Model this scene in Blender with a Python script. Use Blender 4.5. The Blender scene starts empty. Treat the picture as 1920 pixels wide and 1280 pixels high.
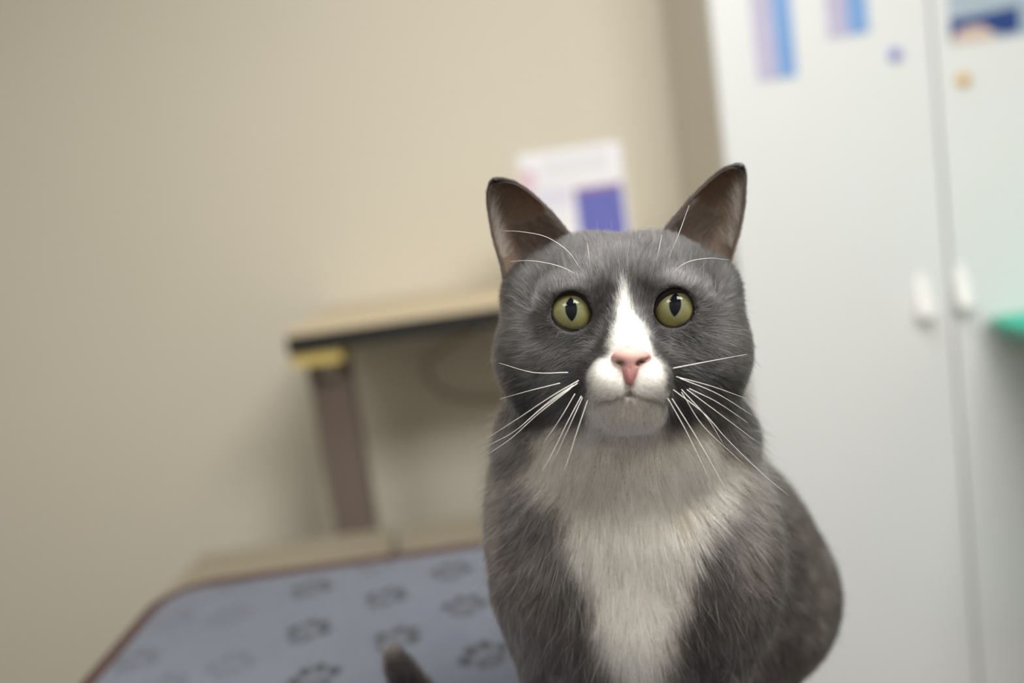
import bpy, bmesh, math, random
import numpy as np
from mathutils import Vector, Matrix

# ------------------------------------------------------------------ camera, world, exposure, lights
SC = bpy.context.scene
COL = SC.collection
FPX = 1700.0
PITCH, ROLL = math.radians(8.0), math.radians(8.0)
CAM = np.array([0.0, 0.0, 1.145])
R0 = np.array([1.0, 0, 0]); U0 = np.array([0, math.sin(PITCH), math.cos(PITCH)]); FW = np.array([0, math.cos(PITCH), -math.sin(PITCH)])
RT = math.cos(ROLL) * R0 - math.sin(ROLL) * U0
UP = math.sin(ROLL) * R0 + math.cos(ROLL) * U0
cam_data = bpy.data.cameras.new('camera')
cam_data.sensor_width = 36.0
cam_data.lens = 36.0 * FPX / 1920.0
cam_data.clip_start = 0.02
cam_data.dof.use_dof = True
cam_data.dof.focus_distance = 0.418
cam_data.dof.aperture_fstop = 2.8
cam_obj = bpy.data.objects.new('camera', cam_data)
COL.objects.link(cam_obj)
M4 = Matrix(((RT[0], UP[0], -FW[0], CAM[0]), (RT[1], UP[1], -FW[1], CAM[1]), (RT[2], UP[2], -FW[2], CAM[2]), (0, 0, 0, 1)))
cam_obj.matrix_world = M4
SC.camera = cam_obj

SC.view_settings.view_transform = 'Standard'
SC.view_settings.look = 'None'
SC.view_settings.gamma = 1.0
SC.view_settings.use_curve_mapping = False
SC.view_settings.exposure = 0.0

world = bpy.data.worlds.new('world'); SC.world = world
world.use_nodes = True
world.node_tree.nodes['Background'].inputs[0].default_value = (0.9, 0.95, 1.0, 1)
world.node_tree.nodes['Background'].inputs[1].default_value = 0.15

CEIL = 2.60
FLR = -0.20
# x, y, half-width x, half-width y, watts
CEILING_LAMPS = [(0.90, -0.50, 0.50, 0.50, 60.0), (0.20, 0.95, 0.30, 0.30, 13.0), (-1.05, -0.95, 0.40, 0.40, 16.0)]  # last panel is added fill light for the throat and left wall
for (lx, ly, hx, hy, watts) in CEILING_LAMPS:
    ld = bpy.data.lights.new('ceiling_lamp', 'AREA'); ld.shape = 'RECTANGLE'
    ld.size = hx * 1.9; ld.size_y = hy * 1.9; ld.energy = watts; ld.color = (1.0, 0.985, 0.955)
    lo = bpy.data.objects.new('ceiling_lamp', ld); COL.objects.link(lo)
    lo.location = (lx, ly, CEIL - 0.045)


# ------------------------------------------------------------------ helpers
def P(x, y, d):
    """point seen at picture position (x, y) at distance d along the view axis"""
    return CAM + d * (FW + (x - 960) / FPX * RT - (y - 640) / FPX * UP)

def ony(x, y, Y):
    r = FW + (x - 960) / FPX * RT - (y - 640) / FPX * UP
    return CAM + r * ((Y - CAM[1]) / r[1])

def onz(x, y, z):
    r = FW + (x - 960) / FPX * RT - (y - 640) / FPX * UP
    return CAM + r * ((z - CAM[2]) / r[2])

def lin(r, g, b):
    f = lambda c: (c / 255 / 12.92) if c / 255 <= 0.04045 else ((c / 255 + 0.055) / 1.055) ** 2.4
    return (f(r), f(g), f(b))

def mat(name, col, rough=0.5, metal=0.0, noise=0.0, nscale=20.0, bump=0.0, bscale=200.0, **kw):
    m = bpy.data.materials.new(name); m.use_nodes = True
    nt = m.node_tree; b = nt.nodes['Principled BSDF']
    b.inputs['Base Color'].default_value = (*col, 1); b.inputs['Roughness'].default_value = rough; b.inputs['Metallic'].default_value = metal
    for k, v in kw.items(): b.inputs[k.replace('_', ' ')].default_value = v
    tc = nt.nodes.new('ShaderNodeTexCoord')
    if noise:
        n = nt.nodes.new('ShaderNodeTexNoise'); n.inputs['Scale'].default_value = nscale; n.inputs['Detail'].default_value = 4
        nt.links.new(tc.outputs['Object'], n.inputs['Vector'])
        r = nt.nodes.new('ShaderNodeMapRange'); r.inputs['To Min'].default_value = 1 - noise; r.inputs['To Max'].default_value = 1 + noise
        nt.links.new(n.outputs['Fac'], r.inputs['Value'])
        v = nt.nodes.new('ShaderNodeVectorMath'); v.operation = 'SCALE'; v.inputs[0].default_value = col
        nt.links.new(r.outputs[0], v.inputs['Scale']); nt.links.new(v.outputs[0], b.inputs['Base Color'])
    if bump:
        n = nt.nodes.new('ShaderNodeTexNoise'); n.inputs['Scale'].default_value = bscale
        nt.links.new(tc.outputs['Object'], n.inputs['Vector'])
        bp = nt.nodes.new('ShaderNodeBump'); bp.inputs['Strength'].default_value = bump; bp.inputs['Distance'].default_value = 0.002
        nt.links.new(n.outputs['Fac'], bp.inputs['Height']); nt.links.new(bp.outputs[0], b.inputs['Normal'])
    return m

def tag(o, label=None, cat=None, group=None, kind=None):
    for k, v in (('label', label), ('category', cat), ('group', group), ('kind', kind)):
        if v: o[k] = v
    return o

def empty(name, loc):
    o = bpy.data.objects.new(name, None); COL.objects.link(o); o.location = loc; o.empty_display_size = 0.05
    return o

def link(name, me, parent=None, mats=()):
    o = bpy.data.objects.new(name, me); COL.objects.link(o)
    for m in mats: me.materials.append(m)
    if parent is not None:
        o.parent = parent
        o.matrix_parent_inverse = Matrix.Translation(-Vector(parent.location)) if parent.type == 'EMPTY' else parent.matrix_basis.inverted()
    return o

def from_bm(name, bm, m, parent=None, smooth=False):
    me = bpy.data.meshes.new(name); bmesh.ops.recalc_face_normals(bm, faces=bm.faces); bm.to_mesh(me); bm.free()
    if smooth:
        for f in me.polygons: f.use_smooth = True
    ms = m if isinstance(m, (list, tuple)) else (m,)
    return link(name, me, parent, ms)

def add_box(bm, x0, x1, y0, y1, z0, z1, bev=0.0, seg=2, mi=0):
    r = bmesh.ops.create_cube(bm, size=1.0)
    vs = r['verts']
    bmesh.ops.scale(bm, vec=(x1 - x0, y1 - y0, z1 - z0), verts=vs)
    bmesh.ops.translate(bm, vec=((x0 + x1) / 2, (y0 + y1) / 2, (z0 + z1) / 2), verts=vs)
    fs = {f for v in vs for f in v.link_faces}
    for f in fs: f.material_index = mi
    if bev:
        es = list({e for v in vs for e in v.link_edges})
        bmesh.ops.bevel(bm, geom=es, offset=bev, segments=seg, affect='EDGES', profile=0.5)

def box(name, x0, x1, y0, y1, z0, z1, m, parent=None, bev=0.0, seg=2):
    bm = bmesh.new(); add_box(bm, x0, x1, y0, y1, z0, z1, bev, seg)
    return from_bm(name, bm, m, parent)

def tube_mesh(name, pts, radii, sides=8, closed=False):
    """swept tube through pts (list of 3-vectors), per-point radii"""
    pts = np.asarray(pts, float); n = len(pts)
    if np.isscalar(radii): radii = [radii] * n
    T = np.zeros_like(pts)
    for i in range(n):
        a = pts[(i - 1) % n] if closed else pts[max(i - 1, 0)]
        b = pts[(i + 1) % n] if closed else pts[min(i + 1, n - 1)]
        t = b - a; T[i] = t / (np.linalg.norm(t) + 1e-12)
    ref = np.array([0.0, 0, 1.0]) if abs(T[0][2]) < 0.9 else np.array([1.0, 0, 0])
    N = np.cross(T[0], ref); N /= np.linalg.norm(N)
    V = []; Fc = []
    for i in range(n):
        N = N - T[i] * N.dot(T[i]); N /= np.linalg.norm(N) + 1e-12
        B = np.cross(T[i], N)
        for k in range(sides):
            a = 2 * math.pi * k / sides
            V.append(pts[i] + radii[i] * (math.cos(a) * N + math.sin(a) * B))
    for i in range(n if closed else n - 1):
        j = (i + 1) % n
        for k in range(sides):
            l = (k + 1) % sides
            Fc.append((i * sides + k, i * sides + l, j * sides + l, j * sides + k))
    if not closed:
        Fc.append(tuple(range(sides))[::-1]); Fc.append(tuple((n - 1) * sides + k for k in range(sides)))
    me = bpy.data.meshes.new(name); me.from_pydata([tuple(v) for v in V], [], Fc)
    for f in me.polygons: f.use_smooth = True
    return me

def spline(ctrl, n):
    """Catmull-Rom through control points"""
    c = np.asarray(ctrl, float); c = np.vstack([2 * c[0] - c[1], c, 2 * c[-1] - c[-2]])
    out = []; segs = len(c) - 3
    for i in range(n):
        u = i / (n - 1) * segs; k = min(int(u), segs - 1); t = u - k
        p0, p1, p2, p3 = c[k:k + 4]
        out.append(0.5 * ((2 * p1) + (p2 - p0) * t + (2 * p0 - 5 * p1 + 4 * p2 - p3) * t * t + (3 * p1 - p0 - 3 * p2 + p3) * t ** 3))
    return np.array(out)

def cyl(bm, x, y, z0, z1, r, seg=32):
    ret = bmesh.ops.create_cone(bm, cap_ends=True, segments=seg, radius1=r, radius2=r, depth=z1 - z0)
    bmesh.ops.translate(bm, vec=(x, y, (z0 + z1) / 2), verts=ret['verts'])

# ------------------------------------------------------------------ room
WALL_Y = 2.30
m_wall = mat('beige_wall_paint', (0.71, 0.665, 0.565), 0.75, noise=0.015, nscale=3, bump=0.08, bscale=350)
m_wall2 = mat('low_bounce_wall_paint', (0.36, 0.335, 0.29), 0.75, noise=0.015, nscale=3, bump=0.08, bscale=350)  # for the unseen walls, darkened to cut bounce light
m_floor = mat('grey_vinyl_floor', (0.09, 0.085, 0.08), 0.5, noise=0.12, nscale=15)
m_ceil = mat('white_ceiling_paint', (0.55, 0.54, 0.52), 0.8, noise=0.02)
XL, XR, YF = -1.55, 1.95, -1.6
def struct(o): o['kind'] = 'structure'; return o
struct(box('floor', XL - .1, XR + .1, YF - .1, WALL_Y + .1, FLR - 0.10, FLR, m_floor))
struct(box('ceiling', XL - .1, XR + .1, YF - .1, WALL_Y + .1, CEIL, CEIL + 0.10, m_ceil))
struct(box('wall_back', XL - .1, XR + .1, WALL_Y, WALL_Y + .1, FLR, CEIL, m_wall))
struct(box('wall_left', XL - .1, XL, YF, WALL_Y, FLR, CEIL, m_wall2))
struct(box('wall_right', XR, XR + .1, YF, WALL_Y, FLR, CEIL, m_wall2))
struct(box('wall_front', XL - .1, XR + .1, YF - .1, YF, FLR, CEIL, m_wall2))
m_base = mat('brown_rubber_baseboard', (0.06, 0.05, 0.045), 0.5, noise=0.05)
struct(box('baseboard_back', XL, XR, WALL_Y - 0.008, WALL_Y, FLR, FLR + 0.08, m_base, bev=.002))

m_lampframe = mat('white_lamp_frame', (0.7, 0.7, 0.7), 0.4, noise=0.02)
m_diff = mat('lamp_diffuser', (0.9, 0.9, 0.9), 0.5, noise=0.01)
m_diff.node_tree.nodes['Principled BSDF'].inputs['Emission Color'].default_value = (1, 0.97, 0.9, 1)
m_diff.node_tree.nodes['Principled BSDF'].inputs['Emission Strength'].default_value = 6.0
for i, (lx, ly, hx, hy, w) in enumerate(CEILING_LAMPS):
    t = empty('ceiling_light', (lx, ly, CEIL))
    tag(t, ['square ceiling light panel above the examination table', 'square ceiling light panel nearest the back wall', 'square fill light panel added near the left wall'][i], 'ceiling light')
    bm = bmesh.new()
    for a in ((lx - hx, lx + hx, ly - hy, ly - hy + .02), (lx - hx, lx + hx, ly + hy - .02, ly + hy), (lx - hx, lx - hx + .02, ly - hy, ly + hy), (lx + hx - .02, lx + hx, ly - hy, ly + hy)):
        add_box(bm, *a, CEIL - 0.04, CEIL - 0.0005)
    from_bm('frame', bm, m_lampframe, t)
    box('diffuser', lx - hx + .02, lx + hx - .02, ly - hy + .02, ly + hy - .02, CEIL - 0.030, CEIL - 0.022, m_diff, t)

# ------------------------------------------------------------------ white cupboard
m_white = mat('white_laminate', (0.74, 0.755, 0.77), 0.42, noise=0.01, nscale=2)
m_side = mat('off_white_carcass', (0.66, 0.63, 0.57), 0.5, noise=0.01, nscale=2)
m_handle = mat('white_plastic_handle', (0.86, 0.86, 0.85), 0.3, noise=0.01)
m_gap = mat('dark_gap', (0.25, 0.25, 0.24), 0.7, noise=0.02)
CX0, CX1, CF = 0.476, 1.352, 1.85
GAP = 0.912
cab = empty('cupboard', ((CX0 + CX1) / 2, 2.07, FLR))
tag(cab, 'tall white two-door cupboard against the beige wall, right of the cat', 'cupboard')
box('carcass', CX0, CX1, CF + 0.021, WALL_Y - 0.009, FLR, 2.20, m_side, cab, bev=0.002)
doors = []
for x0, x1 in ((CX0 + .001, GAP - 0.003), (GAP + 0.003, CX1 - .001)):
    doors.append(box('door', x0, x1, CF, CF + 0.019, FLR + 0.06, 2.195, m_white, cab, bev=0.0025))
def wedge_handle(cx, z0, z1, parent):
    """moulded pull: flush at the top, standing proud at its lower lip"""
    n = 14; rows = []
    bm = bmesh.new()
    for i in range(n + 1):
        t = i / n; z = z1 + (z0 - z1) * t
        w = 0.015 * (math.sin(math.pi * min(1, 0.12 + t * .9) * .5)) ** .6 + 0.001
        pr = 0.003 + 0.030 * t ** 1.1
        if i == n: pr *= .92; w *= .9
        row = []
        for k in range(9):
            a = -1 + 2 * k / 8
            row.append(bm.verts.new((cx + a * w, CF - pr * (1 - 0.25 * abs(a) ** 3), z)))
        rows.append(row)
    for i in range(n):
        for k in range(8): bm.faces.new((rows[i][k], rows[i][k + 1], rows[i + 1][k + 1], rows[i + 1][k]))
    bk = [[bm.verts.new((rows[i][k].co.x, CF, rows[i][k].co.z)) for k in (0, 8)] for i in range(n + 1)]
    for i in range(n):
        bm.faces.new((rows[i][0], rows[i + 1][0], bk[i + 1][0], bk[i][0])); bm.faces.new((rows[i][8], bk[i][1], bk[i + 1][1], rows[i + 1][8]))
        bm.faces.new((bk[i][0], bk[i + 1][0], bk[i + 1][1], bk[i][1]))
    for row, q in ((rows[0], bk[0]), (rows[n], bk[n])):
        bm.faces.new(row + [q[1], q[0]])
    from_bm('handle', bm, m_handle, parent, True)
wedge_handle(0.851, 0.815, 0.905, doors[0])
wedge_handle(0.932, 0.823, 0.913, doors[1])

def sheet(name, pts_xz, y, m, label, cat, parent=None, th=0.0012):
    """thin printed sheet, polygon in the plane y"""
    bm = bmesh.new()
    a = [bm.verts.new((x, y - th, z)) for x, z in pts_xz]; b = [bm.verts.new((x, y, z)) for x, z in pts_xz]
    bm.faces.new(a); bm.faces.new(b[::-1])
    n = len(a)
    for i in range(n): bm.faces.new((a[i], a[(i + 1) % n], b[(i + 1) % n], b[i]))
    o = from_bm(name, bm, m, parent)
    if label: tag(o, label, cat)
    return o
def rect(x0, x1, z0, z1): return [(x0, z0), (x1, z0), (x1, z1), (x0, z1)]
m_lav = mat('lavender_print', lin(186, 180, 208), 0.5, noise=0.10, nscale=30)
m_blue = mat('light_blue_print', lin(118, 158, 212), 0.5, noise=0.12, nscale=30)
m_dot = mat('violet_blue_magnet', lin(125, 135, 205), 0.4, noise=0.02)
m_odot = mat('ochre_magnet', lin(214, 178, 105), 0.4, noise=0.02)
m_navy = mat('navy_print', lin(28, 62, 128), 0.4, noise=0.10, nscale=40)
m_pale = mat('pale_blue_grey_print', lin(168, 184, 198), 0.4, noise=0.08, nscale=40)
m_skin = mat('pale_peach_print', lin(214, 190, 178), 0.4, noise=0.12, nscale=60)
m_paper = mat('white_paper', lin(232, 232, 238), 0.6, noise=0.01)
y = CF - 0.0003
s = sheet('brochure', rect(0.556, 0.636, 1.333, 1.60), y, m_paper, 'long lavender and blue striped leaflet stuck on the left cupboard door', 'leaflet')
sheet('lavender_stripe', rect(0.557, 0.596, 1.334, 1.599), y - .0013, m_lav, None, None, s, .0006); sheet('blue_stripe', rect(0.597, 0.6355, 1.334, 1.599), y - .0013, m_blue, None, None, s, .0006)
s = sheet('brochure', rect(0.703, 0.786, 1.397, 1.60), y, m_paper, 'shorter lavender and blue leaflet above the small violet magnet', 'leaflet')
sheet('lavender_stripe', rect(0.704, 0.743, 1.398, 1.599), y - .0013, m_lav, None, None, s, .0006); sheet('blue_stripe', rect(0.744, 0.7855, 1.398, 1.599), y - .0013, m_blue, None, None, s, .0006)
def dot(name, cx, cz, r, m, label):
    bm = bmesh.new(); q = bmesh.ops.create_cone(bm, cap_ends=True, segments=32, radius1=r, radius2=r * .85, depth=0.005)
    bmesh.ops.rotate(bm, cent=(0, 0, 0), matrix=Matrix.Rotation(math.radians(90), 3, 'X'), verts=q['verts'])
    bmesh.ops.translate(bm, vec=(cx, CF - 0.0028, cz), verts=q['verts'])
    tag(from_bm(name, bm, m, None, True), label, 'magnet')
dot('magnet', 0.834, 1.348, 0.0135, m_dot, 'small round violet-blue magnet on the left cupboard door')
dot('magnet', 0.966, 1.281, 0.0150, m_odot, 'small round ochre magnet on the right cupboard door')
s = sheet('postcard', rect(0.945, 1.115, 1.352, 1.470), y, m_pale, 'pale blue-grey picture card with navy band on the right cupboard door', 'picture card')
sheet('navy_band', [(0.9455, 1.360), (0.957, 1.374), (0.985, 1.383), (1.012, 1.381), (1.030, 1.366), (1.050, 1.358), (1.085, 1.360), (1.085, 1.408), (1.00, 1.402), (0.9455, 1.400)], y - .0013, m_navy, None, None, s, .0006)
sheet('peach_area', [(0.9465, 1.3525), (1.035, 1.3525), (1.030, 1.365), (1.012, 1.380), (0.985, 1.382), (0.958, 1.373), (0.9465, 1.359)], y - .0013, m_skin, None, None, s, .0005)

# teal tray by the right door, stretched out of view for shade, legs added
m_teal = mat('teal_plastic', lin(70, 185, 160), 0.35, noise=0.03)
def tray():
    x0, x1, y0, y1, z1, h = 0.965, 1.40, 1.05, CF - 0.001, 0.797, 0.032
    bm = bmesh.new()
    ring = []
    for (zz, ins) in ((z1, 0.0), (z1 - h, 0.022), (z1 - h + .003, 0.026), (z1 - .001, 0.006)):
        r = []
        for (cx, cy, a0) in ((x1 - .05, y1 - .05, 0), (x0 + .05, y1 - .05, 90), (x0 + .05, y0 + .05, 180), (x1 - .05, y0 + .05, 270)):
            for k in range(9):
                a = math.radians(a0 + k * 90 / 8); rr = 0.05 - ins
                r.append(bm.verts.new((cx + rr * math.cos(a), cy + rr * math.sin(a), zz)))
        ring.append(r)
    n = len(ring[0])
    for a, b in zip(ring, ring[1:]):
        for i in range(n): bm.faces.new((a[i], a[(i + 1) % n], b[(i + 1) % n], b[i]))
    for i in range(n): bm.faces.new((ring[3][i], ring[3][(i + 1) % n], ring[0][(i + 1) % n], ring[0][i]))
    bm.faces.new(ring[1]); bm.faces.new(ring[2])
    return bm
trl = empty('added_trolley', (1.18, 1.45, FLR))
tag(trl, 'trolley with a teal plastic tray top at the right edge, extended unseen to shade the right cupboard door', 'added_trolley')
from_bm('tray', tray(), m_teal, trl, False)
m_tube = mat('grey_steel_tube', (0.35, 0.35, 0.36), 0.35, metal=0.8, noise=0.02)
for lx in (1.075, 1.31):
    for ly in (1.13, 1.77):
        bm = bmesh.new(); cyl(bm, lx, ly, FLR + 0.001, 0.7645, 0.010, 20); from_bm('leg', bm, m_tube, trl, True)
box('shelf', 1.065, 1.32, 1.12, 1.78, FLR + 0.25, FLR + 0.262, m_teal, trl, bev=.003)

# ------------------------------------------------------------------ desk with leaflet, storage benches
m_top = mat('beige_laminate_top', lin(208, 192, 162), 0.45, noise=0.03, nscale=12)
m_edge = mat('dark_grey_edge_band', (0.012, 0.012, 0.012), 0.8, noise=0.05)
m_col = mat('brown_grey_painted_steel', lin(104, 92, 86), 0.5, noise=0.04)
m_yel = mat('yellow_wood_block', lin(214, 192, 118), 0.6, noise=0.10, nscale=60)
m_bolt = mat('grey_bolt_steel', (0.45, 0.44, 0.45), 0.4, metal=0.7, noise=0.03)
desk = empty('desk', (0.0, 2.05, FLR))
tag(desk, 'narrow beige-topped side table with a dark edge and brown-grey legs by the wall', 'table')
TZ = 0.974
box('tabletop', -0.447, 0.40, 1.80, WALL_Y - 0.012, TZ - 0.011, TZ, m_top, desk, bev=0.002)
box('edge_band', -0.447, 0.40, 1.802, WALL_Y - 0.012, TZ - 0.047, TZ - 0.0115, m_edge, desk, bev=0.001)
for lx in (-0.447, 0.28):
    lg = box('leg', lx + 0.008, lx + 0.095, 1.905, 1.965, FLR, 0.897, m_col, desk, bev=0.004)
    bm = bmesh.new(); r = bmesh.ops.create_cone(bm, cap_ends=True, segments=24, radius1=0.02, radius2=0.017, depth=0.012)
    bmesh.ops.rotate(bm, cent=(0, 0, 0), matrix=Matrix.Rotation(math.radians(90), 3, 'X'), verts=r['verts'])
    bmesh.ops.translate(bm, vec=(lx + 0.055, 1.90, 0.872), verts=r['verts'])
    from_bm('bolt', bm, m_bolt, lg, True)
    box('spacer_block', lx + 0.000, lx + 0.102, 1.812, 1.975, 0.8975, 0.9265, m_yel, desk, bev=0.004)

# leaflet in a stand on the desk
m_acr = mat('clear_acrylic', (0.9, 0.92, 0.95), 0.1, noise=0.01, Alpha=0.25)
st = empty('leaflet_stand', (0.17, 2.0, TZ))
tag(st, 'white leaflet with a blue-violet panel standing on the side table behind the cat', 'leaflet stand')
SY = 1.90
box('back_plate', 0.060, 0.278, SY + 0.002, SY + 0.004, TZ + 0.0005, 1.262, m_acr, st)
box('foot', 0.060, 0.278, SY - 0.01, SY + 0.07, TZ + 0.0005, TZ + 0.0035, m_acr, st)
pg = box('paper', 0.064, 0.276, SY, SY + 0.0015, TZ + 0.004, 1.258, m_paper, st)
m_viol = mat('blue_violet_print', lin(100, 104, 182), 0.5, noise=0.06, nscale=30)
m_pur = mat('purple_print', lin(150, 105, 150), 0.5, noise=0.05)
m_pink = mat('pink_print', lin(222, 190, 205), 0.5, noise=0.10)
m_txt = mat('lavender_text', lin(204, 202, 224), 0.5, noise=0.02)
m_gtxt = mat('grey_text', lin(205, 208, 214), 0.5, noise=0.02)
ys = SY - .0002
sheet('violet_panel', rect(0.172, 0.270, 1.000, 1.166), ys, m_viol, None, None, pg, .0005)
sheet('purple_band', rect(0.170, 0.272, 1.1665, 1.176), ys, m_pur, None, None, pg, .0005)
sheet('pink_emblem', [(0.080 + 0.016 * math.cos(a), 1.205 + 0.024 * math.sin(a)) for a in np.linspace(0, 2 * math.pi, 24, endpoint=False)], ys, m_pink, None, None, pg, .0005)
bm = bmesh.new()
for k in range(3):
    for j in range(4):
        w = 0.022 + 0.006 * ((k * 3 + j * 5) % 4) / 3
        add_box(bm, 0.115 + j * 0.034, 0.115 + j * 0.034 + w, ys - .0005, ys, 1.236 - k * 0.014, 1.2415 - k * 0.014)
from_bm('heading_lines', bm, m_gtxt, pg)
bm = bmesh.new()
for k in range(4):
    for j in range(5):
        w = 0.013 + 0.004 * ((k * 2 + j * 3) % 4) / 3
        add_box(bm, 0.072 + j * 0.0185, 0.072 + j * 0.0185 + w, ys - .0005, ys, 1.176 - k * 0.010, 1.1815 - k * 0.010)
from_bm('text_lines', bm, m_txt, pg)

# cable hanging under the desk
m_cable = mat('pale_cable', lin(150, 140, 120), 0.5, noise=0.03)
c = spline([ony(905, 610, 2.27), ony(800, 680, 2.27), ony(830, 735, 2.27), ony(900, 748, 2.27), ony(960, 740, 2.27), ony(1050, 700, 2.27)], 40)
tag(link('cable', tube_mesh('cable', c, 0.004, 8), None, [m_cable]), 'thin pale cable hanging in a loop on the wall under the side table', 'cable')

m_bench = mat('beige_bench_laminate', lin(158, 149, 130), 0.5, noise=0.02, nscale=5)
for (x0, x1, lab) in ((-0.73, -0.306, 'low beige storage box left of the gap behind the examination table'), (-0.278, 0.20, 'low beige storage box right of the gap, mostly hidden by the cat')):
    t = empty('storage_box', ((x0 + x1) / 2, 1.70, FLR)); tag(t, lab, 'storage box')
    box('body', x0, x1, 1.45, 1.895, FLR, 0.490, m_bench, t, bev=0.004)
    box('lid', x0 - .004, x1 + .004, 1.445, 1.899, 0.4905, 0.513, m_bench, t, bev=0.004)

# ------------------------------------------------------------------ examination table and mat
MATZ = 0.800
TX0, TX1, TY0, TY1 = -0.402, 0.155, 0.10, 0.937
m_steel = mat('brushed_steel', (0.55, 0.55, 0.55), 0.35, metal=0.9, noise=0.03)
m_dark = mat('dark_pedestal', (0.10, 0.10, 0.11), 0.5, noise=0.03)
et = empty('examination_table', ((TX0 + TX1) / 2, (TY0 + TY1) / 2, FLR))
tag(et, 'steel-topped examination table under the grey-blue paw print mat', 'examination table')
box('tabletop', TX0 + .01, TX1 - .01, TY0 + .01, TY1 - .01, 0.755, MATZ - 0.0155, m_steel, et, bev=0.008)
bm = bmesh.new(); cyl(bm, (TX0 + TX1) / 2, (TY0 + TY1) / 2, FLR + 0.05, 0.7545, 0.06); from_bm('column', bm, m_dark, et)
box('base', -0.33, 0.13, 0.22, 0.82, FLR, FLR + 0.0495, m_dark, et, bev=0.01)

def rrect(x0, x1, y0, y1, r, k=10):
    out = []
    for (cx, cy, a0) in ((x1 - r, y1 - r, 0), (x0 + r, y1 - r, 90), (x0 + r, y0 + r, 180), (x1 - r, y0 + r, 270)):
        for i in range(k + 1):
            a = math.radians(a0 + i * 90 / k); out.append((cx + r * math.cos(a), cy + r * math.sin(a)))
    return out

def vnoise(p, scale, seed=0):
    """lattice value noise, p (N,3) in metres"""
    q = np.asarray(p, float) * scale + seed * 17.31
    i = np.floor(q).astype(np.int64); f = q - i; f = f * f * (3 - 2 * f)
    def h(a, b, c):
        n = (a * 73856093) ^ (b * 19349663) ^ (c * 83492791) ^ (seed * 2654435)
        n = (n ^ (n >> 13)) * 1274126177 & 0x7fffffff
        n = (n ^ (n >> 16)) * 60493 & 0x7fffffff
        return (n & 0xffff) / 65535.0
    r = 0
    for a in (0, 1):
        for b in (0, 1):
            for c in (0, 1):
                w = (f[:, 0] if a else 1 - f[:, 0]) * (f[:, 1] if b else 1 - f[:, 1]) * (f[:, 2] if c else 1 - f[:, 2])
                r = r + w * h(i[:, 0] + a, i[:, 1] + b, i[:, 2] + c)
    return r

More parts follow.
